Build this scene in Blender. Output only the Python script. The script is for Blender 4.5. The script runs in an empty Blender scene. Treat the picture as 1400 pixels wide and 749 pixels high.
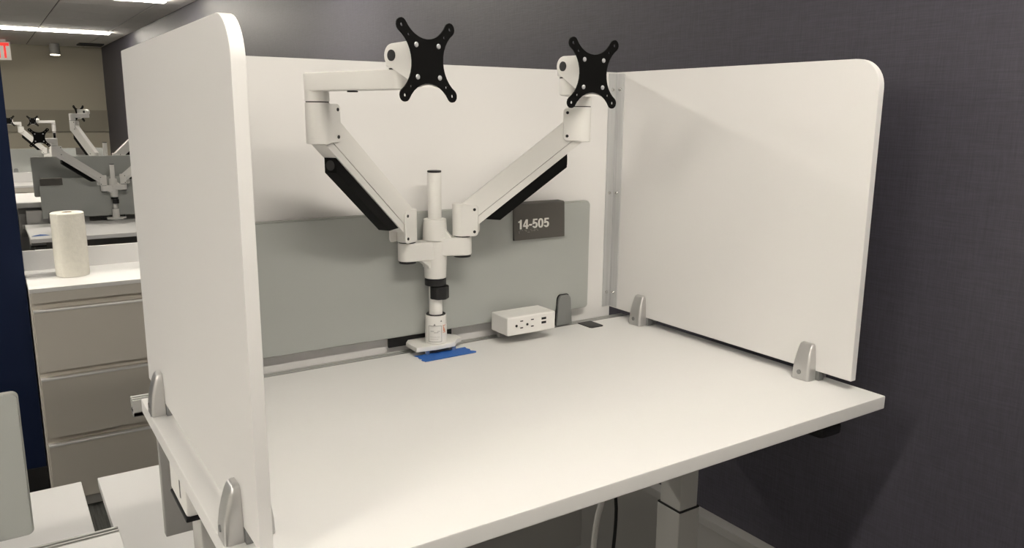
import bpy, bmesh, math, random
from mathutils import Vector, Matrix
random.seed(7)
S = bpy.context.scene
COL = S.collection
DESK_H = 1.2            # height of the raised worktop above the floor
CEIL = 2.6              # ceiling height
WALL_X = 0.18           # charcoal wall beside the desks
END_Y = 12.4            # far end wall

# ------------------------------------------------------------------ camera
cam_d = bpy.data.cameras.new('camera'); cam = bpy.data.objects.new('camera', cam_d); COL.objects.link(cam)
cam_d.sensor_width = 36.0; cam_d.lens = 36.0 * 1085.83 / 1400.0
cam_d.clip_start = 0.02; cam_d.clip_end = 60
r = Vector((0.8352967, -0.5497407, 0.0080382)); u = Vector((0.1026836, 0.1703510, 0.9800187)); f = Vector((0.5401255, 0.8177810, -0.1987430))
m = Matrix((r, u, -f)).transposed().to_4x4(); m.translation = Vector((-1.3970, -0.81145, 0.52566 + DESK_H))
cam.matrix_world = m
S.camera = cam

# ------------------------------------------------------------------ world, exposure
w = bpy.data.worlds.new('world'); S.world = w; w.use_nodes = True
w.node_tree.nodes['Background'].inputs[0].default_value = (1, 0.93, 0.82, 1)
w.node_tree.nodes['Background'].inputs[1].default_value = 0.05
S.view_settings.view_transform = 'Standard'
S.view_settings.look = 'None'
S.view_settings.exposure = 0.0
S.view_settings.gamma = 1.0
S.view_settings.use_curve_mapping = False
try:
    S.cycles.max_bounces = 10; S.cycles.diffuse_bounces = 6
    S.cycles.caustics_reflective = False; S.cycles.caustics_refractive = False
    S.cycles.sample_clamp_indirect = 6
    S.cycles.use_denoising = True
except Exception:
    pass
LIGHT_STRENGTH = 59.0
LIGHT_COLOR = (1.0, 0.93, 0.815)
STRIP_ROWS = (-0.5, 2.95, 6.35, 9.7, -3.9)      # distance of each ceiling strip along the wall; last row added for brightness

# ------------------------------------------------------------------ materials
def mat(name, color, rough=0.5, metal=0.0, spec=0.5, bump=None, vary=None, coat=0.0):
    """bump = (scale, strength, (sx, sy, sz)); vary = (scale, amount, (sx, sy, sz))"""
    M = bpy.data.materials.new(name); M.use_nodes = True
    nt = M.node_tree; b = nt.nodes['Principled BSDF']
    b.inputs['Base Color'].default_value = (*color, 1)
    b.inputs['Roughness'].default_value = rough; b.inputs['Metallic'].default_value = metal
    b.inputs['Specular IOR Level'].default_value = spec
    if coat: b.inputs['Coat Weight'].default_value = coat
    tc = nt.nodes.new('ShaderNodeTexCoord')
    def noise(scale, stretch, detail=3):
        mp = nt.nodes.new('ShaderNodeMapping'); mp.inputs['Scale'].default_value = stretch
        nt.links.new(tc.outputs['Object'], mp.inputs[0])
        n = nt.nodes.new('ShaderNodeTexNoise'); n.inputs['Scale'].default_value = scale; n.inputs['Detail'].default_value = detail
        nt.links.new(mp.outputs[0], n.inputs['Vector'])
        return n
    if vary:
        n = noise(vary[0], vary[2] if len(vary) > 2 else (1, 1, 1))
        cr = nt.nodes.new('ShaderNodeValToRGB')
        k = vary[1]
        cr.color_ramp.elements[0].position = 0.3; cr.color_ramp.elements[1].position = 0.7
        cr.color_ramp.elements[0].color = (*[c * (1 - k) for c in color], 1)
        cr.color_ramp.elements[1].color = (*[min(1, c * (1 + k)) for c in color], 1)
        nt.links.new(n.outputs[0], cr.inputs[0]); nt.links.new(cr.outputs[0], b.inputs['Base Color'])
    if bump:
        n = noise(bump[0], bump[2] if len(bump) > 2 else (1, 1, 1))
        bp = nt.nodes.new('ShaderNodeBump'); bp.inputs['Strength'].default_value = bump[1]; bp.inputs['Distance'].default_value = 0.002
        nt.links.new(n.outputs[0], bp.inputs['Height']); nt.links.new(bp.outputs[0], b.inputs['Normal'])
    return M

def woven(name, color, k=0.35, sv=(500, 500, 9), sh=(60, 6, 420), bump=0.25, rough=0.75):
    """wall covering: crossing vertical and horizontal threads"""
    M = bpy.data.materials.new(name); M.use_nodes = True
    nt = M.node_tree; b = nt.nodes['Principled BSDF']; b.inputs['Roughness'].default_value = rough
    b.inputs['Specular IOR Level'].default_value = 0.35
    tc = nt.nodes.new('ShaderNodeTexCoord'); outs = []
    for st in (sv, sh, (3, 5, 3)):
        mp = nt.nodes.new('ShaderNodeMapping'); mp.inputs['Scale'].default_value = st
        nt.links.new(tc.outputs['Object'], mp.inputs[0])
        n = nt.nodes.new('ShaderNodeTexNoise'); n.inputs['Scale'].default_value = 1.0; n.inputs['Detail'].default_value = 4
        nt.links.new(mp.outputs[0], n.inputs['Vector']); outs.append(n.outputs[0])
    a1 = nt.nodes.new('ShaderNodeMath'); a1.operation = 'ADD'; nt.links.new(outs[0], a1.inputs[0]); nt.links.new(outs[1], a1.inputs[1])
    mr = nt.nodes.new('ShaderNodeMapRange'); mr.inputs[1].default_value = 0.7; mr.inputs[2].default_value = 1.3
    nt.links.new(a1.outputs[0], mr.inputs[0])
    cr = nt.nodes.new('ShaderNodeValToRGB')
    cr.color_ramp.elements[0].color = (*[c * (1 - k) for c in color], 1)
    cr.color_ramp.elements[1].color = (*[c * (1 + k) for c in color], 1)
    nt.links.new(mr.outputs[0], cr.inputs[0]); nt.links.new(cr.outputs[0], b.inputs['Base Color'])
    bp = nt.nodes.new('ShaderNodeBump'); bp.inputs['Strength'].default_value = bump; bp.inputs['Distance'].default_value = 0.002
    nt.links.new(a1.outputs[0], bp.inputs['Height']); nt.links.new(bp.outputs[0], b.inputs['Normal'])
    return M

def emit(name, color, strength):
    M = bpy.data.materials.new(name); M.use_nodes = True
    b = M.node_tree.nodes['Principled BSDF']
    b.inputs['Base Color'].default_value = (0.8, 0.8, 0.8, 1)
    b.inputs['Emission Color'].default_value = (*color, 1); b.inputs['Emission Strength'].default_value = strength
    return M

WHITE = mat('white_laminate', (0.80, 0.795, 0.79), 0.42, spec=0.4, bump=(900, 0.03))
LIT_EDGE = mat('lit_lip_white', (0.76, 0.755, 0.745), 0.45, spec=0.4)
PANEL = mat('white_panel_laminate', (0.80, 0.79, 0.785), 0.5, spec=0.35, bump=(700, 0.04))
ARMW = mat('white_powder_coat', (0.80, 0.79, 0.765), 0.4, spec=0.45)
PLASTIC = mat('white_plastic', (0.82, 0.81, 0.79), 0.35, spec=0.45)
BLACK = mat('black_powder_coat', (0.0025, 0.0025, 0.0025), 0.6, spec=0.12, bump=(1500, 0.05))
BLACKP = mat('black_plastic', (0.010, 0.010, 0.011), 0.45, spec=0.35)
SILVER = mat('satin_silver', (0.60, 0.595, 0.59), 0.34, metal=0.75, bump=(1200, 0.05))
CHROME = mat('zinc_screw', (0.72, 0.72, 0.72), 0.2, metal=1.0)
SCREW = mat('dull_zinc', (0.55, 0.56, 0.58), 0.5, metal=0.55)
ALU = mat('mill_aluminium', (0.66, 0.665, 0.67), 0.42, metal=0.6, vary=(6, 0.08, (30, 30, 0.6)))
FOOT = mat('grey_foot_paint', (0.22, 0.225, 0.225), 0.45, metal=0.3)
RAIL = mat('anodised_rail', (0.44, 0.44, 0.43), 0.45, metal=0.35)
FABRIC = mat('grey_screen_fabric', (0.405, 0.42, 0.405), 0.9, spec=0.15, bump=(1600, 0.5), vary=(900, 0.06))
FABRIC_EDGE = mat('screen_edge_trim', (0.45, 0.46, 0.44), 0.6)
SIGN = mat('taupe_sign_plastic', (0.080, 0.074, 0.067), 0.5, spec=0.4)
LETTER = mat('white_lettering', (0.85, 0.83, 0.80), 0.5)
TAPE = mat('blue_masking_tape', (0.028, 0.13, 0.46), 0.6, bump=(300, 0.3, (1, 6, 1)))
CAB = mat('warm_grey_cabinet_paint', (0.62, 0.585, 0.53), 0.5, spec=0.35, bump=(800, 0.05))
LEGM = mat('light_grey_leg_paint', (0.52, 0.515, 0.50), 0.42, spec=0.4)
LEGD = mat('grey_steel_paint', (0.33, 0.325, 0.315), 0.45)
DARKGREY = mat('dark_gap', (0.02, 0.02, 0.02), 0.8)
TOWEL = mat('quilted_paper', (0.86, 0.835, 0.75), 0.95, spec=0.1, bump=(70, 1.0), vary=(55, 0.03))
CARD = mat('brown_cardboard', (0.35, 0.24, 0.14), 0.9)
NAVY = mat('navy_paint', (0.0025, 0.009, 0.036), 0.65, spec=0.2, bump=(300, 0.05))
BEIGE = mat('beige_wall_paint', (0.43, 0.40, 0.325), 0.8, spec=0.2, bump=(200, 0.05))
OFFWHITE = mat('off_white_wall_paint', (0.78, 0.76, 0.72), 0.85, spec=0.2, bump=(200, 0.05))
BEIGE_D = mat('taupe_band', (0.30, 0.28, 0.23), 0.85, spec=0.15, bump=(300, 0.1))
TILE = mat('mineral_ceiling_tile', (0.88, 0.86, 0.83), 0.95, spec=0.1, bump=(180, 0.3), vary=(120, 0.05))
GRIDM = mat('ceiling_grid_paint', (0.16, 0.155, 0.15), 0.7)
WALLM = woven('charcoal_wall_covering', (0.054, 0.0515, 0.067), 0.18, (420, 420, 22), (70, 20, 360), 0.2, 0.5)
CARPET = woven('dark_ribbed_carpet', (0.045, 0.046, 0.042), 0.6, (160, 5, 5), (300, 300, 300), 0.6, 0.95)
BASE = mat('black_baseboard_vinyl', (0.008, 0.008, 0.009), 0.5)
GREYTRIM = mat('grey_wainscot_paint', (0.37, 0.365, 0.355), 0.5)
RED = mat('red_exit_lettering', (0.75, 0.02, 0.015), 0.4)
RED.node_tree.nodes['Principled BSDF'].inputs['Emission Color'].default_value = (1, 0.03, 0.02, 1)
RED.node_tree.nodes['Principled BSDF'].inputs['Emission Strength'].default_value = 0.6
ACRYL = mat('clear_sign_acrylic', (0.62, 0.60, 0.56), 0.2)
ORANGE = mat('orange_warning_print', (0.75, 0.22, 0.08), 0.6)
INK = mat('grey_print', (0.16, 0.16, 0.16), 0.7)
GLOW = emit('strip_diffuser', LIGHT_COLOR, LIGHT_STRENGTH)
SPOT = emit('downlight_lens', (1, 0.9, 0.72), 12)

# ------------------------------------------------------------------ mesh helpers
class MB:
    """collects shapes, then links them as one mesh object"""
    def __init__(s): s.bm = bmesh.new(); s.mi = 0
    def take(s, t, mtx=None):
        if mtx is not None: bmesh.ops.transform(t, matrix=mtx, verts=t.verts)
        for fc in t.faces: fc.material_index = s.mi
        me = bpy.data.meshes.new('t'); t.to_mesh(me); t.free()
        s.bm.from_mesh(me); bpy.data.meshes.remove(me)
        return s
    def box(s, x0, x1, y0, y1, z0, z1, bev=0.0, seg=2, mtx=None):
        t = bmesh.new(); bmesh.ops.create_cube(t, size=1.0)
        bmesh.ops.transform(t, matrix=Matrix.Translation(((x0+x1)/2, (y0+y1)/2, (z0+z1)/2)) @ Matrix.Diagonal((x1-x0, y1-y0, z1-z0, 1)), verts=t.verts)
        if bev: bmesh.ops.bevel(t, geom=t.edges[:], offset=bev, segments=seg, profile=0.5, affect='EDGES')
        return s.take(t, mtx)
    def cyl(s, p0, p1, r0, r1=None, n=28, bev=0.0, seg=2):
        p0, p1 = Vector(p0), Vector(p1); r1 = r0 if r1 is None else r1
        d = p1 - p0; L = d.length
        t = bmesh.new(); bmesh.ops.create_cone(t, cap_ends=True, segments=n, radius1=r0, radius2=r1, depth=L)
        if bev:
            es = [e for e in t.edges if len(e.link_faces) == 2 and any(len(fc.verts) > 4 for fc in e.link_faces)]
            bmesh.ops.bevel(t, geom=es, offset=bev, segments=seg, profile=0.5, affect='EDGES')
        q = Vector((0, 0, 1)).rotation_difference(d.normalized()).to_matrix().to_4x4()
        return s.take(t, Matrix.Translation((p0+p1)/2) @ q)
    def prism(s, pts, O, U, V, t, bev=0.0, seg=2, holes=()):
        """outline pts in plane O + a*U + b*V, thickness t centred along UxV"""
        O, U, V = Vector(O), Vector(U).normalized(), Vector(V).normalized(); N = U.cross(V)
        b = bmesh.new()
        def P(a, c, k): return O + U*a + V*c + N*k
        if holes:
            es = []
            for lp in [pts] + list(holes):
                vs = [b.verts.new(P(x, y, -t/2)) for x, y in lp]
                es += [b.edges.new((vs[i], vs[(i+1) % len(vs)])) for i in range(len(vs))]
            g = bmesh.ops.triangle_fill(b, use_beauty=True, use_dissolve=False, edges=es)
            fs = [x for x in g['geom'] if isinstance(x, bmesh.types.BMFace)]
        else:
            fs = [b.faces.new([b.verts.new(P(x, y, -t/2)) for x, y in pts])]
        g = bmesh.ops.extrude_face_region(b, geom=fs)
        bmesh.ops.translate(b, vec=N*t, verts=[v for v in g['geom'] if isinstance(v, bmesh.types.BMVert)])
        bmesh.ops.recalc_face_normals(b, faces=b.faces[:])
        if bev:
            es = [e for e in b.edges if len(e.link_faces) == 2 and any(len(fc.verts) > 4 for fc in e.link_faces)]
            bmesh.ops.bevel(b, geom=es, offset=bev, segments=seg, profile=0.5, affect='EDGES')
        return s.take(b)
    def loft(s, rings, close=True):
        b = bmesh.new(); R_ = [[b.verts.new(p) for p in rg] for rg in rings]; n = len(rings[0])
        for A, B in zip(R_, R_[1:]):
            for i in range(n): b.faces.new((A[i], A[(i+1) % n], B[(i+1) % n], B[i]))
        if close: b.faces.new(R_[0][::-1]); b.faces.new(R_[-1])
        bmesh.ops.recalc_face_normals(b, faces=b.faces[:])
        return s.take(b)
    def tube(s, pts, r, n=10):
        pts = [Vector(p) for p in pts]; rings = []
        # smooth the polyline
        for _ in range(2):
            q = [pts[0]]
            for a, b_ in zip(pts, pts[1:]): q += [a*0.75+b_*0.25, a*0.25+b_*0.75]
            pts = q + [pts[-1]]
        up = Vector((0.3, 1, 0.1)).normalized()
        for i, p in enumerate(pts):
            d = (pts[min(i+1, len(pts)-1)] - pts[max(i-1, 0)]).normalized()
            a = d.cross(up).normalized(); b_ = d.cross(a)
            rings.append([p + a*r*math.cos(k*2*math.pi/n) + b_*r*math.sin(k*2*math.pi/n) for k in range(n)])
        return s.loft(rings)
    def build(s, name, mats, parent=None, smooth=35):
        me = bpy.data.meshes.new(name); s.bm.to_mesh(me); s.bm.free()
        for m_ in (mats if isinstance(mats, (list, tuple)) else [mats]): me.materials.append(m_)
        me.shade_smooth(); me.set_sharp_from_angle(angle=math.radians(smooth))
        o = bpy.data.objects.new(name, me); COL.objects.link(o)
        if parent: o.parent = parent
        if len(me.polygons) > 8:
            wn = o.modifiers.new('weighted_normals', 'WEIGHTED_NORMAL'); wn.keep_sharp = True
        return o

def tag(o, label=None, cat=None, group=None, kind=None):
    if label: o['label'] = label
    if cat: o['category'] = cat
    if group: o['group'] = group
    if kind: o['kind'] = kind
    return o
def thing(name, label, cat, loc=(0, 0, 0), rz=0.0, group=None):
    o = bpy.data.objects.new(name, None); COL.objects.link(o); o.empty_display_size = 0.1
    o.location = loc; o.rotation_euler = (0, 0, rz)
    return tag(o, label, cat, group)
def bx(name, m_, parent, *a, **k): return MB().box(*a, **k).build(name, m_, parent)
def struct(o): o['kind'] = 'structure'; return o
def rounded(x0, x1, y0, y1, rads, n=8):
    """outline of a rectangle, radii for (x0y0, x1y0, x1y1, x0y1)"""
    out = []
    for (cx, cy, sx, sy, a0), r_ in zip(((x0, y0, 1, 1, 180), (x1, y0, -1, 1, 270), (x1, y1, -1, -1, 0), (x0, y1, 1, -1, 90)), rads):
        if r_ <= 0: out.append((cx, cy)); continue
        for k in range(n+1):
            a = math.radians(a0 + 90*k/n); out.append((cx + sx*r_ + r_*math.cos(a), cy + sy*r_ + r_*math.sin(a)))
    return out

# ------------------------------------------------------------------ the setting
X0, Y0 = -5.6, -6.0
struct(bx('floor', CARPET, None, X0, WALL_X, Y0, END_Y, -0.1, 0))
struct(bx('wall_right', WALLM, None, WALL_X, WALL_X+0.1, Y0, END_Y+0.1, 0, CEIL+0.05))
struct(bx('wall_end', BEIGE, None, X0, WALL_X, END_Y, END_Y+0.1, 0, CEIL+0.05))
struct(bx('wall_left', OFFWHITE, None, X0-0.1, X0, Y0, END_Y+0.1, 0, CEIL+0.05))
struct(bx('wall_front', OFFWHITE, None, X0-0.1, WALL_X+0.1, Y0-0.1, Y0, 0, CEIL+0.05))
ceil = struct(bx('ceiling', GRIDM, None, X0, WALL_X, Y0, END_Y, CEIL+0.006, CEIL+0.1))
TX, TY = 0.69, 0.68
tile_me = None; small_me = None
def tile_mesh(wx, wy):
    return MB().box(0.006, wx-0.006, 0.006, wy-0.006, CEIL-0.002, CEIL+0.01, 0.002, 1).build('tile', TILE, ceil)
xs = [-0.06 - TX*i for i in range(9)]
first = None; edge = None
for j in range(27):
    y = Y0 + 0.08 + TY*j
    for i, x in enumerate(xs[1:]):
        if first is None: first = tile_mesh(TX, TY); t = first
        else: t = first.copy(); COL.objects.link(t)
        t.location = (x, y, 0)
    if edge is None: edge = tile_mesh(WALL_X+0.06-0.004, TY); t = edge
    else: t = edge.copy(); COL.objects.link(t)
    t.location = (-0.06, y, 0)
# lower part of the charcoal wall: a grey capped panel
w1 = struct(bx('trim_1', GREYTRIM, None, WALL_X-0.030, WALL_X-0.001, -0.6, 1.75, 0, 0.625))
bx('cap_strip', GREYTRIM, w1, WALL_X-0.038, WALL_X-0.001, -0.6, 1.75, 0.625, 0.65, bev=0.002)
# darker band across the end wall
struct(bx('trim_2', BEIGE_D, None, X0, WALL_X, END_Y-0.03, END_Y, 1.41, 1.715))
struct(bx('baseboard_end', BASE, None, X0, WALL_X, END_Y-0.012, END_Y, 0, 0.1))
struct(bx('baseboard_right', BASE, None, WALL_X-0.012, WALL_X, 1.76, END_Y-0.02, 0, 0.1))
# end of a navy wall left of the filing cabinet
nv = struct(bx('wall_navy', NAVY, None, X0, -1.303, 3.15, 3.45, 0, CEIL-0.002))
struct(bx('baseboard_navy', BASE, None, X0, -1.300, 3.138, 3.15, 0, 0.14))

# ------------------------------------------------------------------ ceiling fixtures
STRIP_LABELS = ('bright linear ceiling strip light above the near edge of the raised desk, behind the camera',
                'bright linear ceiling strip light above the filing cabinet with the paper towel roll',
                'nearer of the two glowing ceiling strips seen at upper left',
                'farther of the two glowing ceiling strips, closest to the beige end wall',
                'unseen strip light added far behind the camera for brightness')
ROW_NAMES = ('first', 'second', 'third', 'fourth', 'rearmost')
for k, (y, lb) in enumerate(zip(STRIP_ROWS, STRIP_LABELS)):
    for xa, xb, lab in ((-5.0, -1.7, lb),) if y < -3 else ((-1.26, -0.04, lb), (-5.0, -2.1, 'unseen strip light added farther left for brightness, in line with the %s strip by the charcoal wall' % ROW_NAMES[k])):  # rear row and left-hand runs are unseen, added to brighten the room
        t = thing('ceiling_light', lab, 'ceiling light', ((xa+xb)/2, y, CEIL-0.002), 0, 'linear ceiling strip lights')
        h = (xb-xa)/2
        bx('frame', PLASTIC, t, -h, h, -0.058, 0.058, -0.004, 0)
        bx('diffuser', GLOW, t, -h+0.006, h-0.006, -0.050, 0.050, -0.024, -0.0045, bev=0.005)
t = thing('ceiling_vent', 'dark air vent in the ceiling corner above the beige end wall', 'vent', (-0.03, 11.75, CEIL-0.002))
bx('backing', DARKGREY, t, -0.15, 0.15, -0.2, 0.2, -0.008, 0)
for i in range(6): bx('slat', BLACKP, t, -0.15, 0.15, -0.17+0.06*i, -0.15+0.06*i, -0.018, -0.008)
t = thing('downlight', 'small lit cylinder downlight hanging before the beige end wall', 'ceiling light', (-0.45, 11.9, CEIL))
MB().cyl((0, 0, -0.15), (0, 0, -0.003), 0.062, n=24, bev=0.004).build('housing', LEGD, t)
MB().cyl((0, 0, -0.158), (0, 0, -0.15), 0.056, n=24).build('lens', SPOT, t)

def text_mesh(body, height, width, depth, m_, parent, name, bold=0.0):
    """lettering in the XZ plane facing -Y, lower left at the origin"""
    c = bpy.data.curves.new('txt', 'FONT'); c.body = body; c.extrude = 0.02; c.offset = bold; c.resolution_u = 3
    o = bpy.data.objects.new('txt', c); COL.objects.link(o)
    dg = bpy.context.evaluated_depsgraph_get(); me = bpy.data.meshes.new_from_object(o.evaluated_get(dg))
    bpy.data.objects.remove(o)
    xs_ = [v.co.x for v in me.vertices]; ys_ = [v.co.y for v in me.vertices]
    x0, x1, y0, y1 = min(xs_), max(xs_), min(ys_), max(ys_)
    for v in me.vertices:
        x, y, z = v.co
        v.co = ((x-x0)/(x1-x0)*width, -z/0.02*depth/2, (y-y0)/(y1-y0)*height)
    me.materials.clear(); me.materials.append(m_); me.name = name
    n = bpy.data.objects.new(name, me); COL.objects.link(n); n.parent = parent
    return n
t = thing('exit_sign', 'EXIT sign with red letters on a clear panel, cut by the left frame edge', 'sign', (-1.135, 11.6, CEIL))
bx('canopy', PLASTIC, t, -0.12, 0.12, -0.03, 0.03, -0.03, -0.003)
bx('panel', ACRYL, t, -0.165, 0.165, -0.006, 0.006, -0.26, -0.03, bev=0.002)
o = text_mesh('EXIT', 0.19, 0.31, 0.004, RED, t, 'lettering', 0.03); o.location = (-0.16, -0.009, -0.235)

# ------------------------------------------------------------------ desks
def make_desk(label, x, y, h, rz=0.0, group='white sit-stand desks', detail=False):
    """x, y = centre of the worktop; front edge towards local -Y"""
    W, D, T = 0.6, 0.367, 0.026
    d = thing('standing_desk', label, 'desk', (x, y, 0), rz, group)
    MB().box(-W, W, -D, D, h-T, h, 0.0022, 2).build('worktop', WHITE, d)
    # slotted rail along the back edge
    mb = MB(); yb = D
    mb.box(-W-0.014, W, yb+0.001, yb+0.031, h-0.034, h-0.026)
    for a, b in ((0.001, 0.006), (0.0125, 0.0175), (0.025, 0.031)): mb.box(-W-0.014, W, yb+a, yb+b, h-0.034, h-0.002, 0.0008, 1)
    mb.build('rear_rail', RAIL, d)
    bx('rail_slot', DARKGREY, d, -W-0.0142, W-0.002, yb+0.0062, yb+0.0248, h-0.0258, h-0.022)
    # hanging grey panel below the back edge
    bx('modesty_panel', LEGD, d, -W+0.012, W-0.012, 0.288, 0.306, h-0.247, h-T-0.001, bev=0.002)
    mb = MB(); mb.box(-W+0.03, W-0.03, 0.08, 0.12, h-T-0.042, h-T-0.001, 0.002); mb.build('crossbeam', LEGD, d)
    for sx in (-1, 1):
        xa = 0.565 if sx > 0 else -0.535
        leg = MB().box(xa-0.030, xa+0.030, 0.085, 0.155, 0.55, h-T-0.044, 0.004).build('leg', LEGM, d)
        bx('leg_sleeve', LEGM, leg, xa-0.0345, xa+0.0345, 0.0805, 0.1595, 0.035, h-0.43 if h-0.43 > 0.2 else 0.3, bev=0.004)
        bx('gasket', BLACKP, leg, xa-0.0335, xa+0.0335, 0.0815, 0.1585, max(h-0.43, 0.3), max(h-0.43, 0.3)+0.004)
        bx('foot', LEGM, leg, xa-0.04, xa+0.04, -0.30, 0.34, 0.003, 0.035, bev=0.006)
        if sx < 0:
            hs = bx('motor_housing', PLASTIC, d, xa-0.054, xa+0.035, 0.06, 0.185, h-0.105, h-T-0.006, bev=0.006)
            bx('gasket_band', BLACKP, hs, xa-0.0552, xa+0.0362, 0.0588, 0.1862, h-0.112, h-0.106, bev=0.002)
            bx('gasket_band', BLACKP, hs, xa-0.0552, xa+0.0362, 0.0588, 0.1862, h-T-0.007, h-T-0.001)
            bx('printed_label', INK, hs, xa-0.0548, xa-0.0541, 0.095, 0.101, h-0.085, h-0.055)
    # height control under the front edge
    mb = MB(); mb.prism(rounded(-0.032, 0.032, 0, 0.06, (0.012, 0.012, 0.004, 0.004)), (W-0.150, -D+0.006, h-T-0.0155), (1, 0, 0), (0, 1, 0), 0.020, 0.005, 3)
    mb.build('height_control', BLACKP, d)
    if detail:
        MB().prism(rounded(-0.021, 0.021, -0.054, 0, (0.006, 0.006, 0, 0)), (0.446, D-0.001, h+0.0006), (1, 0, 0), (0, 1, 0), 0.0026).build('cable_grommet', BLACKP, d)
    return d

desk = make_desk('white raised standing desk with three privacy panels in the centre foreground', -0.6, 0.367, DESK_H, detail=True)
make_desk('white desk at lower left foreground, its rail end below the grey divider', -1.85, 0.432, 0.915)
make_desk('low white desk surface under and behind the raised desk, right of the gap', -0.625, 1.17, 0.72, math.pi)
make_desk('low white desk at lower left beyond the grey divider, left of the narrow gap', -1.865, 1.17, 0.72, math.pi)
far_desk = make_desk('white desk with blue tape behind the paper towel roll', -0.61, 5.178, 0.944)
bx('cable_tray', LEGM, far_desk, -0.585, -0.2, 0.404, 0.430, 0.90, 1.035, bev=0.002)
make_desk('raised white desk beyond the paper towel desk, facing away, carrying the tall white arm', -0.65, 5.99, 1.09, math.pi)
make_desk('far white desk with grey screen nearest the beige end wall', -0.62, 9.99, 0.95)

# ------------------------------------------------------------------ grey divider screens and their signs
def taper(pts): return [(x*(1-3.2*z), z) for x, z in pts]
def make_screen(label, x0, x1, y, zs, rz=0.0, foot=None, group='grey fabric divider screens'):
    """x0..x1 world extent, y = front face, zs = worktop height"""
    cx = (x0+x1)/2; hw = (x1-x0)/2
    t = thing('divider_screen', label, 'divider', (cx, y, zs), rz, group)
    MB().prism(rounded(-hw, hw, 0.036, 0.309, (0.009,)*4), (0, 0.011, 0), (1, 0, 0), (0, 0, 1), 0.022, 0.002).build('fabric_panel', FABRIC, t)
    MB().prism(rounded(-hw-0.002, hw+0.002, 0.034, 0.311, (0.011,)*4), (0, 0.011, 0), (1, 0, 0), (0, 0, 1), 0.012).build('edge_trim', FABRIC_EDGE, t)
    for px in (foot or (-hw+0.055, hw-0.080)):
        b = MB(); b.prism(taper(rounded(-0.024, 0.024, 0.001, 0.078, (0.002, 0.002, 0.012, 0.012))), (px, -0.005, 0), (1, 0, 0), (0, 0, 1), 0.009, 0.002)
        fo = b.build('support_foot', FOOT, t)
        b = MB(); b.prism(taper(rounded(-0.0255, 0.0255, 0.001, 0.080, (0.002, 0.002, 0.013, 0.013))), (px, -0.0015, 0), (1, 0, 0), (0, 0, 1), 0.003)
        b.build('foot_gasket', BLACKP, fo)
    return t
make_screen('grey fabric divider behind the dual monitor arm, wearing the 14-505 sign', -1.10, -0.134, 0.746, DESK_H)
make_screen('grey fabric divider with pale top edge at the bottom left corner', -2.30, -1.392, 0.80, 0.917)
make_screen('grey fabric divider directly behind the paper towel roll, dark tag at its left end', -1.098, -0.14, 5.535, 0.944)
make_screen('grey fabric divider second behind the paper towel roll, taller and farther left', -0.17-0.96, -0.17, 5.64, 1.09, math.pi)
make_screen('far grey fabric divider left of the stacked monitor arms, before the end wall', -1.15, -0.14, 10.345, 0.95)

def number_mesh(text, hgt, x, y, z, m_, parent):
    """bold sans digits as raised shapes in the XZ plane facing -Y"""
    def el(cx, cy, rx, ry, a0, a1, n=14): return [(cx+rx*math.cos(math.radians(a0+(a1-a0)*k/n)), cy+ry*math.sin(math.radians(a0+(a1-a0)*k/n))) for k in range(n+1)]
    def sup(cx, cy, rx, ry, n=28, e=0.85): return [(cx+rx*math.copysign(abs(math.cos(t_))**e, math.cos(t_)), cy+ry*math.copysign(abs(math.sin(t_))**e, math.sin(t_))) for t_ in [2*math.pi*k/n for k in range(n)]]
    G = {'1': (0.58, [(.22, 0), (.41, 0), (.41, 1), (.28, 1), (.20, .88), (.04, .84), (.04, .70), (.22, .70)], []),
         '4': (0.68, [(.35, 0), (.54, 0), (.54, .22), (.65, .22), (.65, .37), (.54, .37), (.54, 1), (.34, 1), (.02, .39), (.02, .22), (.35, .22)], [[(.35, .37), (.35, .76), (.16, .37)]]),
         '-': (0.40, [(.05, .31), (.35, .31), (.35, .48), (.05, .48)], []),
         '5': (0.68, [(.11, 1), (.59, 1), (.59, .84), (.255, .84), (.235, .65)] + el(.325, .335, .305, .335, 100, -165) + el(.32, .335, .115, .185, -150, 140) + [(.22, .45), (.04, .43)], []),
         '0': (0.68, sup(.32, .5, .30, .51), [sup(.32, .5, .115, .36)[::-1]])}
    b = MB(); X = 0
    for c in text:
        adv, out, holes = G[c]
        P = lambda L: [(x+(px+X)*hgt*1.1, pz*hgt) for px, pz in L]
        b.prism(P(out), (0, y, z), (1, 0, 0), (0, 0, 1), 0.0018, holes=[P(h_) for h_ in holes]); X += adv
    return b.build('lettering', m_, parent, 20)

def make_sign(label, x, y, z, text, w=0.149, h=0.087, rz=0.0):
    """lower left corner of the front face; hooks over the top of the screen"""
    t = thing('desk_sign', label, 'sign', (x, y, z), rz)
    # front plate slightly leaning, folded lip over the screen
    b = MB(); b.prism([(0, 0), (0.006, -0.001), (0.012, h-0.006), (0.010, h), (0.034, h+0.003), (0.034, h), (0.008, h-0.004)][:0] or [(-0.001, 0), (0.004, 0), (0.0065, h-0.004), (0.029, h-0.002), (0.029, h+0.001), (0.006, h), (0.002, h-0.003)],
                       (w/2, 0, 0), (0, 1, 0), (0, 0, 1), w)
    b.build('plate', SIGN, t)
    if text:
        number_mesh(text, 0.0225, 0.0105, -0.0008, 0.0265, LETTER, t)
        b = MB()
        for k, cell in enumerate(((2, 3, 4), (1,), (1, 4, 5), (3, 6), (1, 5), (2, 4, 5), (1, 5))):
            for dt in cell:
                px = 0.014 + k*0.0085 + (0.0030 if dt > 3 else 0); pz = 0.0235 - 0.0028*((dt-1) % 3)
                b.cyl((px, -0.0014, pz), (px, 0.001, pz), 0.0009, 0.0011, n=8)
        o = b.build('braille', mat('braille_dots', (0.30, 0.28, 0.26), 0.5), t); o['kind'] = 'stuff'
    return t
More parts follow.
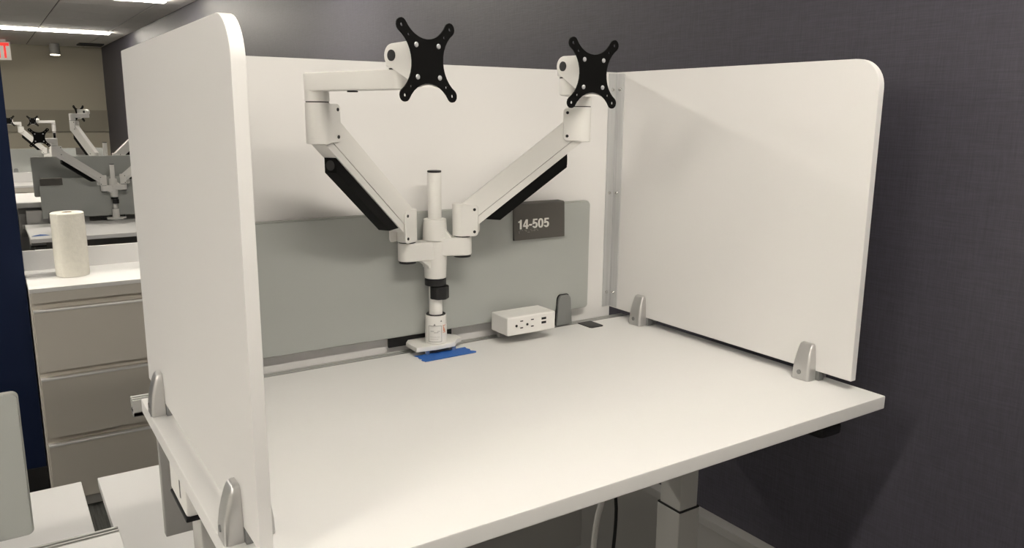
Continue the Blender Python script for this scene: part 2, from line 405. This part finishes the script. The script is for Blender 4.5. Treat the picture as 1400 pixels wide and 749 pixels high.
make_sign('taupe plastic desk sign reading 14-505 on the grey divider', -0.3685, 0.7385, DESK_H+0.2285, '14-505')
make_sign('dark desk sign hooked on the left end of the divider behind the paper towels', -1.095, 5.527, 0.944+0.265, None, w=0.135, h=0.05)
make_sign('small dark desk sign on top of the second grey divider beside an arm elbow', -0.915, 5.648, 1.09+0.285, None, w=0.06, h=0.03, rz=math.pi)
make_sign('tiny dark desk sign on the farthest divider beneath the tall white arm', -0.45, 10.337, 0.95+0.23, None, w=0.19, h=0.085)

# ------------------------------------------------------------------ privacy panels around the near desk
PB, PT = DESK_H+0.020, DESK_H+0.628
YF, YB = 0.0514, 0.7707
sh = thing('privacy_shield', 'tall white three-sided privacy shield clamped around the raised desk', 'divider', (-0.6, 0.4, DESK_H))
Z0 = -DESK_H
def local(mb): bmesh.ops.translate(mb.bm, vec=(0.6, -0.4, -DESK_H), verts=mb.bm.verts[:]); return mb
side_outline = rounded(YF, YB+0.016, PB, PT, (0.001, 0.001, 0.004, 0.052), 10)
lp = local(MB().prism(side_outline, (-1.1676, 0, 0), (0, 1, 0), (0, 0, 1), 0.0160, 0.0012, 2)).build('left_panel', PANEL, sh)
lp['label'] = 'left side panel of the privacy shield'
rp = local(MB().prism(side_outline, (-0.0303, 0, 0), (0, 1, 0), (0, 0, 1), 0.0160, 0.0012, 2)).build('right_panel', PANEL, sh)
rp['label'] = 'right side panel of the privacy shield'
bp_ = local(MB().box(-1.1594, -0.0385, YB, YB+0.016, DESK_H-0.022, PT, 0.0012)).build('back_panel', PANEL, sh)
bp_['label'] = 'back panel of the privacy shield behind the arms'
for sx in (1, -1):
    xf = -0.0383 if sx > 0 else -1.1596            # inner face of the side panel
    b = MB()
    b.box(min(xf, xf-sx*0.027), max(xf, xf-sx*0.027), YB-0.0025, YB-0.0003, PB+0.004, PT-0.004)
    b.box(min(xf-sx*0.0003, xf-sx*0.0025), max(xf-sx*0.0003, xf-sx*0.0025), YB-0.030, YB-0.0003, PB+0.004, PT-0.004)
    br = local(b).build('corner_bracket', ALU, sh)
    for z in (0.585, 0.325, 0.062):
        for k in (0, 1):
            z_ = DESK_H+z
            b = MB()
            if k == 0: b.cyl((xf-sx*0.015, YB-0.0055, z_), (xf-sx*0.015, YB-0.0024, z_), 0.0032, 0.0046, n=14)
            else: b.cyl((xf-sx*0.0055, YB-0.016, z_), (xf-sx*0.0024, YB-0.016, z_), 0.0032, 0.0046, n=14)
            local(b).build('screw', CHROME, br)
def clip_half(b, xf, dx, y, z0=DESK_H+0.0006):
    """tapered clamp half standing against a panel face at xf, projecting dx*depth"""
    rings = []
    for z, dep, hw in ((0, .0235, .0205), (.018, .0228, .0202), (.036, .0205, .0192), (.052, .0170, .0177), (.064, .0132, .0162), (.071, .0100, .0148), (.0740, .0065, .0120)):
        c = min(0.006, dep*0.35)
        pts = [(0, -hw), (dep-c, -hw), (dep-c*0.3, -hw+c*0.3), (dep, -hw+c), (dep, hw-c), (dep-c*0.3, hw-c*0.3), (dep-c, hw), (0, hw)]
        rings.append([(xf+dx*(a+0.0004), y+bb, z0+z) for a, bb in pts])
    b.loft(rings)
for side, yy in ((1, 0.150), (1, 0.648), (-1, 0.141), (-1, 0.642)):
    if side > 0: xi, xo = -0.0383, -0.0223
    else: xi, xo = -1.1596, -1.1756
    b = MB(); clip_half(b, xi, -side, yy); clip_half(b, xo, side if side > 0 else -1, yy)
    cl = local(b).build('desk_clip', SILVER, sh, 50)
    b = MB()
    for (xf, dx) in ((xi, -side), (xo, side)):
        b.cyl((xf+dx*0.0205, yy+0.002, DESK_H+0.016), (xf+dx*0.0245, yy+0.002, DESK_H+0.016), 0.0048, n=14)
    local(b).build('screw', FOOT, cl)
    b = MB(); b.box(-0.0383 if side > 0 else -1.1756, -0.0223 if side > 0 else -1.1596, yy-0.028, yy+0.024, DESK_H+0.001, DESK_H+0.0195)
    local(b).build('clamp_shoe', FOOT, cl)

# ------------------------------------------------------------------ monitor arms
def vesa_outline():
    pts = []
    tip, rr = 0.0505, 0.0098
    for q in range(4):
        a0 = math.radians(45 + 90*q); c = Vector((tip*math.sqrt(2)*math.cos(a0), tip*math.sqrt(2)*math.sin(a0)))
        for k in range(9):
            a = a0 + math.radians(-95 + 190*k/8); pts.append((c.x + rr*math.cos(a), c.y + rr*math.sin(a)))
        A = Vector(pts[-1]); a1 = a0 + math.pi/2
        c2 = Vector((tip*math.sqrt(2)*math.cos(a1), tip*math.sqrt(2)*math.sin(a1)))
        B = Vector((c2.x + rr*math.cos(a1-math.radians(95)), c2.y + rr*math.sin(a1-math.radians(95))))
        mid = Vector((math.cos(a0+math.pi/4), math.sin(a0+math.pi/4))) * 0.0325
        # circle through A, mid, B
        M_ = (A+B)/2; hch = (A-B).length/2; ax = mid.normalized(); s_ = (M_-mid).dot(ax); R_ = (hch*hch+s_*s_)/(2*s_)
        O_ = mid + ax*R_; t0 = math.atan2(*(A-O_).yx); t1 = math.atan2(*(B-O_).yx)
        dt = (t1-t0+math.pi) % (2*math.pi) - math.pi
        for k in range(1, 12):
            a = t0 + dt*k/12; pts.append((O_.x+R_*math.cos(a), O_.y+R_*math.sin(a)))
    return pts
VESA = vesa_outline()
def circle(cx, cy, r_, n=10): return [(cx+r_*math.cos(-2*math.pi*k/n), cy+r_*math.sin(-2*math.pi*k/n)) for k in range(n)]

def arm_side(t, base, elbow, head, plate_c, n, zl, post_z0, lower):
    """one articulated arm of a dual stand, everything in the stand's local frame"""
    Z = Vector((0, 0, 1)); n = Vector(n).normalized()
    bx_, by_ = base; ex, ey, ez = elbow; hx, hy = head
    B = Vector((bx_, by_, 0)); E = Vector((ex, ey, 0)); H = Vector((hx, hy, 0))
    # --- link from the hub
    d = B.normalized(); s = Z.cross(d); L = B.length
    out = [(0, -0.0225), (L*0.45, -0.0205)] + [(L + 0.0205*math.cos(a), 0.0205*math.sin(a)) for a in [math.radians(-90+15*k) for k in range(13)]] + [(L*0.45, 0.0205), (0, 0.0225)]
    b = MB(); b.prism(out, (0, 0, zl), d, s, 0.040, 0.003)
    g = -1 if lower else 1
    b.prism([(0.010, g*0.040), (0.0235, g*0.040), (0.0250, g*0.034), (L-0.022, g*0.018), (L-0.022, g*0.012), (0.010, g*0.012)], (0, 0, zl), d, Z, 0.032, 0.003)
    lk = b.build('hub_link', ARMW, t)
    MB().cyl((bx_, by_, zl-0.0245), (bx_, by_, zl-0.0195), 0.0185, n=24).build('bushing', BLACKP, lk)
    MB().cyl((bx_, by_, zl+0.0195), (bx_, by_, post_z0+0.001), 0.0180, n=24).build('bushing', BLACKP, lk)
    # --- spring arm
    h = (E-B).normalized(); side = Z.cross(h); LEN = (E-B).length
    pz = post_z0 + 0.035
    def P(a, z): return B + h*a + Z*z
    dz = ez-pz; ang = math.atan2(dz, LEN); dirv = (h*math.cos(ang) + Z*math.sin(ang)); per = (-h*math.sin(ang) + Z*math.cos(ang))
    TL = math.hypot(LEN, dz)
    C0 = P(0, pz)
    b = MB(); b.prism([(0.016, -0.015), (TL-0.016, -0.015), (TL-0.016, 0.027), (0.016, 0.027)], C0, dirv, per, 0.034, 0.003)
    beam = b.build('spring_arm', ARMW, t)
    b = MB(); b.prism([(0.022, -0.030), (TL-0.022, -0.030), (TL-0.022, -0.016), (0.022, -0.016)], C0, dirv, per, 0.031, 0.003)
    b.build('arm_underside', ARMW, beam)
    tn = math.tan(max(ang, 0.3)); te = TL-0.078
    b = MB(); b.prism([(0.042+0.0215/tn*0.9, -0.052), (te, -0.052), (te+0.0215*tn, -0.0305), (0.042, -0.0305)], C0, dirv, per, 0.026, 0.003)
    b.build('cable_cover', BLACK, beam)
    e0 = C0 + dirv*(te+0.0105*tn) - per*0.0415
    MB().cyl(e0-h*0.001, e0+h*0.0006, 0.0095, n=16).build('cover_opening', DARKGREY, beam)
    for (O, z0_, sg, nm) in ((B, post_z0, 1, 'base_joint'), (E, ez-0.036, -1, 'elbow_joint')):
        z1_ = z0_ + (0.070 if sg > 0 else 0.072)
        b = MB(); b.cyl(O+Z*z0_, O+Z*z1_, 0.0215, n=32, bev=0.002)
        zc = (z0_+z1_)/2
        # fork cheeks reaching over the beam
        for k in (-1, 1):
            b.prism(rounded(-0.002, 0.037, -0.034, 0.034, (0.002, 0.009, 0.009, 0.002), 5), O + Z*zc + side*(k*0.0195), h*sg, Z, 0.0036, 0.0008, 1)
        b.box(-0.001, 0.012, -0.0195, 0.0195, -0.034, 0.034, mtx=Matrix.Translation(O+Z*zc) @ Matrix((h*sg, side*sg, Z)).transposed().to_4x4())
        j = b.build(nm, ARMW, beam)
        b = MB()
        for k in (-1, 1):
            for dz_ in (-0.024, 0.024):
                p = O + Z*(zc+dz_) + h*sg*0.029
                b.cyl(p + side*(k*0.0208), p + side*(k*0.0224), 0.0032, n=12)
        b.build('pin', BLACKP, beam)
    # --- forearm on top of the elbow
    zt = ez + 0.036
    fd = (H-E).normalized(); fs = Z.cross(fd); FL = (H-E).length
    b = MB(); b.cyl(E+Z*(zt+0.0016), E+Z*(zt+0.020), 0.0212, n=32, bev=0.001)
    out = [(0.0215*math.cos(a), 0.0215*math.sin(a)) for a in [math.radians(90+15*k) for k in range(13)]] + [(FL + 0.0175*math.cos(a), 0.0175*math.sin(a)) for a in [math.radians(-90+15*k) for k in range(13)]]
    b.prism(out, E+Z*(zt+0.0345), fd, fs, 0.031, 0.003)
    fa = b.build('forearm', ARMW, t)
    MB().cyl(E+Z*(zt-0.0005), E+Z*(zt+0.0016), 0.0200, n=28).build('elbow_gasket', BLACKP, fa)
    b = MB(); pc = E + fd*(FL*0.45) + Z*(zt+0.0165)
    b.cyl(pc, pc+Z*0.004, 0.009, n=16); b.build('cable_clip', BLACKP, fa)
    # --- tilting head and mounting plate
    zf = zt + 0.050
    C = Vector(plate_c); sd = Z.cross(n); sd.normalize()   # sideways across the plate
    if sd.dot(Vector((1, 0, 0))) < 0 and n.y < 0: sd = -sd
    up = n.cross(sd).normalized()
    if up.z < 0: up = -up
    PV = C - n*0.058 + up*0.013
    b = MB()
    b.cyl(H+Z*(zf+0.0016), Vector((H.x, H.y, PV.z-0.004)), 0.0185, n=28)
    nh = Vector((n.x, n.y, 0)).normalized()
    b.prism([(0.0195*math.cos(a), 0.022*math.sin(a)) for a in [math.radians(0+22.5*k) for k in range(9)]] + [(-0.0185, -0.012), (0.0185, -0.012)], Vector((H.x, H.y, PV.z-0.004)), nh, Z, 0.028, 0.002)
    hd = b.build('swivel_head', ARMW, t)
    MB().cyl(H+Z*(zf-0.0008), H+Z*(zf+0.0016), 0.0180, n=24).build('head_gasket', BLACKP, hd)
    out = [(0.0562, 0.0185), (0.0562, -0.052)] + [(0.018*math.cos(a), 0.018*math.sin(a)) for a in [math.radians(235-12*k) for k in range(13)]]
    b = MB(); b.prism(out, PV, n, up, 0.041, 0.0015)
    tb = b.build('tilt_bracket', ARMW, t)
    b = MB(); b.cyl(PV - sd*0.0220, PV + sd*0.0220, 0.0086, n=20); b.build('pivot_cap', BLACKP, tb)
    holes = []
    for sx in (-1, 1):
        for sy in (-1, 1):
            holes.append(circle(sx*0.0505, sy*0.0505, 0.0029)); holes.append(circle(sx*0.0375, sy*0.0375, 0.0023))
    b = MB(); b.prism(VESA, C - n*0.0008, sd, up, 0.0028, holes=holes)
    pl = b.build('mounting_plate', BLACK, t, 25)
    for sx in (-1, 1):
        for sy in (-1, 1):
            p = C + sd*(sx*0.0235) + up*(sy*0.0235)
            b = MB(); b.cyl(p - n*0.001, p + n*0.0022, 0.0046, 0.0036, n=14, bev=0.0006, seg=1)
            b.build('screw', SCREW, pl)

def make_arm(label, x, y, z, rz, left, right, detail=False):
    t = thing('dual_monitor_arm', label, 'monitor arm', (x, y, z), rz, 'white dual monitor arms')
    # clamp on the desk edge
    b = MB(); b.prism([(-0.060, -0.022), (-0.012, -0.029), (0.034, -0.026), (0.050, -0.006), (0.066, 0.002), (0.066, 0.028), (0.050, 0.046), (-0.048, 0.046), (-0.060, 0.030)], (0, 0, 0.017), (1, 0, 0), (0, 1, 0), 0.011, 0.002)
    cb = b.build('clamp_plate', ARMW, t)
    b = MB()
    for sx in (-0.030, 0.036): b.cyl((sx, -0.014, 0.0015), (sx, -0.014, 0.0115), 0.006, n=14)
    b.box(-0.028, 0.03, -0.004, 0.018, 0.0015, 0.0115)
    b.build('clamp_foot', CHROME, cb)
    bx('clamp_jaw', BLACKP, cb, -0.094, 0.065, 0.0465, 0.0525, 0.010, 0.0335)
    b = MB(); b.cyl((0, 0, 0.0226), (0, 0, 0.086), 0.0245, 0.0235, n=36, bev=0.0015); cup = b.build('base_cup', ARMW, t)
    b = MB(); b.cyl((0, 0, 0.0855), (0, 0, 0.0875), 0.0215, n=32); b.build('cup_liner', BLACKP, cup)
    if detail:
        lab = MB()
        def on_cup(a0, a1, z0_, z1_):
            N = 6; rr = 0.0249
            ring0 = [(rr*math.sin(a0+(a1-a0)*k/N), -rr*math.cos(a0+(a1-a0)*k/N)) for k in range(N+1)]
            t_ = bmesh.new()
            A = [t_.verts.new((p[0], p[1], z0_)) for p in ring0]; Bv = [t_.verts.new((p[0], p[1], z1_)) for p in ring0]
            for k in range(N): t_.faces.new((A[k], A[k+1], Bv[k+1], Bv[k]))
            lab.take(t_)
        c0 = math.radians(-33)
        lab.mi = 0
        for (a, b2, z0_, z1_) in ((-0.62, 0.62, 0.064, 0.0648), (-0.62, 0.62, 0.028, 0.0288), (-0.62, -0.59, 0.028, 0.0648), (0.59, 0.62, 0.028, 0.0648), (-0.42, -0.1, 0.052, 0.0528), (-0.1, 0.3, 0.049, 0.0498), (0.2, 0.45, 0.052, 0.0528), (-0.45, 0.42, 0.039, 0.0394), (-0.45, 0.3, 0.034, 0.0344), (-0.12, 0.04, 0.0655, 0.0675), (-0.07, -0.01, 0.0675, 0.0695), (0.50, 0.64, 0.0735, 0.0755), (0.54, 0.60, 0.0755, 0.0775)):
            on_cup(c0+a, c0+b2, z0_, z1_)
        lab.mi = 1
        for k in range(4): on_cup(c0+0.78+k*0.06, c0+0.82+k*0.06, 0.052-k*0.001, 0.0645-k*0.003)
        on_cup(c0+0.74, c0+1.08, 0.0640, 0.0650); on_cup(c0+0.74, c0+1.08, 0.0480, 0.0490)
        lab.build('printed_label', [INK, ORANGE], cup)
    po = MB().cyl((0, 0, 0.05), (0, 0, 0.399), 0.0149, n=32).build('pole', ARMW, t)
    MB().cyl((0, 0, 0.3992), (0, 0, 0.4035), 0.0151, n=28, bev=0.001).build('pole_cap', BLACKP, po)
    # black collar and height knob
    co = MB().cyl((0, 0, 0.1525), (0, 0, 0.168), 0.0238, n=32, bev=0.002).build('height_collar', BLACKP, t)
    b = MB(); kc = Vector((0.006, -0.006, 0))
    rings = []
    for z_ in (0.1225, 0.124, 0.150, 0.1515):
        rr0 = 0.0215 if z_ in (0.124, 0.150) else 0.0200
        rings.append([(kc.x + (rr0 - 0.0016*(0.5+0.5*math.cos(a*7)))*math.cos(a), kc.y + (rr0 - 0.0016*(0.5+0.5*math.cos(a*7)))*math.sin(a), z_) for a in [2*math.pi*k/56 for k in range(56)]])
    b.loft(rings); b.build('clamp_knob', BLACKP, co)
    # two stacked hubs
    MB().cyl((0, 0, 0.1690), (0, 0, 0.2520), 0.0238, 0.0275, n=40, bev=0.002).build('lower_hub', ARMW, t)
    MB().cyl((0, 0, 0.2530), (0, 0, 0.2995), 0.0270, 0.0250, n=40, bev=0.002).build('upper_hub', ARMW, t)
    arm_side(t, *left, 0.2325, 0.2545, True)
    arm_side(t, *right, 0.2400, 0.2625, False)
    return t

make_arm('white dual monitor arm on the near raised desk, two empty black mounting plates', -0.593, 0.712, DESK_H, 0,
         ((-0.067, 0.0), (-0.306, -0.145, 0.505), (-0.244, -0.353), (-0.226, -0.412, 0.601), (0.295, -0.954, 0.048)),
         ((0.053, -0.027), (0.258, -0.175, 0.503), (0.109, -0.327), (0.115, -0.389, 0.595), (0.093, -0.996, -0.017)), detail=True)
make_arm('white dual monitor arm rising behind the paper towel roll before the nearest far divider', -0.645, 5.505, 0.944, 0,
         ((-0.063, -0.01), (-0.35, -0.12, 0.505), (-0.43, -0.20), (-0.44, -0.265, 0.60), (0.1, -0.99, 0)),
         ((0.063, -0.02), (0.27, -0.20, 0.505), (0.36, -0.36), (0.37, -0.42, 0.6), (0.1, -0.99, 0)))
make_arm('tall white monitor arm with its plate turned away, above the second far divider', -0.655, 5.70, 1.09, math.pi,
         ((-0.063, -0.0), (-0.30, -0.05, 0.51), (-0.44, -0.18), (-0.45, -0.24, 0.60), (0.0, -1, 0)),
         ((0.063, -0.0), (0.18, -0.13, 0.52), (0.075, -0.24), (0.122, -0.281, 0.605), (0.75, -0.66, 0)))
make_arm('farthest white dual monitor arm at left, two small black plates facing us', -0.715, 10.30, 0.95, 0,
         ((-0.063, -0.01), (-0.30, -0.08, 0.54), (-0.38, -0.18), (-0.405, -0.24, 0.64), (-0.1, -0.99, 0)),
         ((0.05, -0.03), (0.035, -0.25, 0.56), (-0.12, -0.30), (-0.175, -0.34, 0.64), (-0.3, -0.95, 0)))

# ------------------------------------------------------------------ things on the near desk
t = thing('power_outlet_box', 'white desktop power box with two sockets and two USB ports', 'power strip', (-0.3715, 0.691, DESK_H))
MB().box(-0.0675, 0.0675, -0.036, 0.036, 0.0235, 0.0675, 0.0035, 3).build('housing', PLASTIC, t)
for sx in (-0.036, -0.006):
    b = MB()
    b.cyl((sx-0.0075, -0.0370, 0.046), (sx-0.0075, -0.034, 0.046), 0.0030, n=14)
    b.box(sx+0.003, sx+0.0105, -0.0368, -0.034, 0.0545, 0.0568); b.box(sx+0.003, sx+0.0105, -0.0368, -0.034, 0.0385, 0.0408)
    b.build('socket', BLACKP, t)
for z_ in (0.0418, 0.0515): bx('usb_port', BLACKP, t, 0.027, 0.040, -0.0368, -0.034, z_, z_+0.0052)
b = MB(); b.box(-0.045, 0.045, 0.0362, 0.046, 0.0012, 0.045, 0.002); b.box(-0.045, 0.045, 0.0, 0.046, 0.0190, 0.0232); b.build('mount_bracket', LEGD, t)

b = MB()
lft = [(-0.0620, 0.0), (-0.0655, 0.012), (-0.0600, 0.019), (-0.0640, 0.030), (-0.0600, 0.037), (-0.0645, 0.048)]
rgt = [(0.0640, 0.049), (0.0620, 0.038), (0.0660, 0.030), (0.0610, 0.020), (0.0700, 0.009), (0.0655, 0.002)]
b.prism(lft + rgt, (0, 0, 0.0011), (1, 0, 0), (0, 1, 0), 0.0010)
o = b.build('masking_tape', TAPE); o.location = (-0.589, 0.652, DESK_H)
tag(o, 'strip of blue masking tape on the desk in front of the arm base', 'tape')
b = MB(); b.prism([(-0.05, 0.0), (0.05, 0.01), (0.03, 0.05), (0.0, 0.075), (-0.03, 0.04)], (0, 0, 0.0011), (1, 0, 0), (0, 1, 0), 0.001)
o = b.build('masking_tape', TAPE); o.location = (-1.15, 4.93, 0.944)
tag(o, 'small scrap of blue masking tape on the far desk left of the paper towels', 'tape')

b = MB(); b.tube([(-0.15, 0.62, 1.12), (-0.155, 0.61, 0.95), (-0.178, 0.60, 0.80), (-0.212, 0.60, 0.70), (-0.215, 0.60, 0.45), (-0.22, 0.62, 0.10), (-0.25, 0.66, 0.007)], 0.0075)
o = b.build('power_cable', LEGM); tag(o, 'pale grey cable hanging under the raised desk', 'cable')
b = MB(); b.tube([(-0.14, 0.60, 1.12), (-0.142, 0.60, 0.95), (-0.146, 0.60, 0.80), (-0.136, 0.60, 0.70), (-0.160, 0.60, 0.50), (-0.17, 0.60, 0.10), (-0.18, 0.64, 0.007)], 0.0045)
o = b.build('power_cable', BLACKP); tag(o, 'black cable hanging under the raised desk beside the pale one', 'cable')

# ------------------------------------------------------------------ filing cabinets
def make_cabinet(label, x0, y0, ztop=1.0):
    W, D = 1.07, 0.46
    t = thing('filing_cabinet', label, 'cabinet', (x0, y0, 0), 0, 'white topped lateral filing cabinets')
    bx('body', CAB, t, 0, W, 0.038, D, 0.045, ztop-0.018)
    bx('plinth', LEGD, t, 0.01, W-0.01, 0.02, D-0.01, 0.0, 0.045)
    bx('top', WHITE, t, -0.003, W+0.003, -0.004, D, ztop-0.018, ztop, bev=0.0015)
    bx('back_ledge', WHITE, t, 0, W, D-0.016, D, ztop+0.0003, ztop+0.092, bev=0.0015)
    bx('fascia', CAB, t, 0.002, W-0.002, 0.0, 0.0375, ztop-0.062, ztop-0.019, bev=0.001)
    for k in range(3):
        z1 = ztop-0.095-0.296*k; z0_ = z1-0.264
        if k == 2: z0_ = 0.052
        dr = bx('drawer', CAB, t, 0.004, W-0.004, -0.002, 0.0375, z0_, z1, bev=0.0012)
        b = MB(); b.box(0.004, W-0.004, -0.010, -0.0021, z1-0.006, z1, 0.001); b.box(0.004, W-0.004, -0.010, 0.012, z1+0.0002, z1+0.0026, 0.0006, 1)
        b.build('finger_pull', LIT_EDGE, dr)  # lip coloured whiter than the drawer to carry the overhead light
    return t
make_cabinet('white topped grey filing cabinet holding the paper towel roll', -1.297, 2.93)
make_cabinet('distant white topped filing cabinet beside the navy wall edge', -1.297, 7.75, 1.035)

# paper towel roll
t = thing('paper_towel_roll', 'upright roll of white paper towels on the filing cabinet', 'paper towels', (-1.118, 3.17, 1.0))
b = MB(); N = 72; rings = []
prof = [(0.0205, 0.283), (0.045, 0.2845), (0.062, 0.2825), (0.0665, 0.279), (0.0672, 0.20), (0.0678, 0.10), (0.0674, 0.02), (0.066, 0.002), (0.02, 0.0012)]
for (r_, z_) in prof:
    rg = []
    for k in range(N):
        a = 2*math.pi*k/N
        extra = 0.0045*max(0.0, 1-((a-3.95) % (2*math.pi))/1.1) if r_ > 0.06 else 0      # loose outer sheet
        wob = 0.0006*math.sin(5*a+z_*40)
        rg.append(((r_+extra+wob)*math.cos(a), (r_+extra+wob)*math.sin(a), z_))
    rings.append(rg)
b.loft(rings, close=False); b.build('paper', TOWEL, t, 50)
b = MB()
ro = [(0.0206*math.cos(2*math.pi*k/32), 0.0206*math.sin(2*math.pi*k/32)) for k in range(32)]
ri = [(0.0190*math.cos(2*math.pi*k/32), 0.0190*math.sin(2*math.pi*k/32)) for k in range(32)]
b.loft([[(x, y, 0.001) for x, y in ro], [(x, y, 0.2825) for x, y in ro], [(x, y, 0.2825) for x, y in ri], [(x, y, 0.001) for x, y in ri]], close=False)
b.build('core', CARD, t)
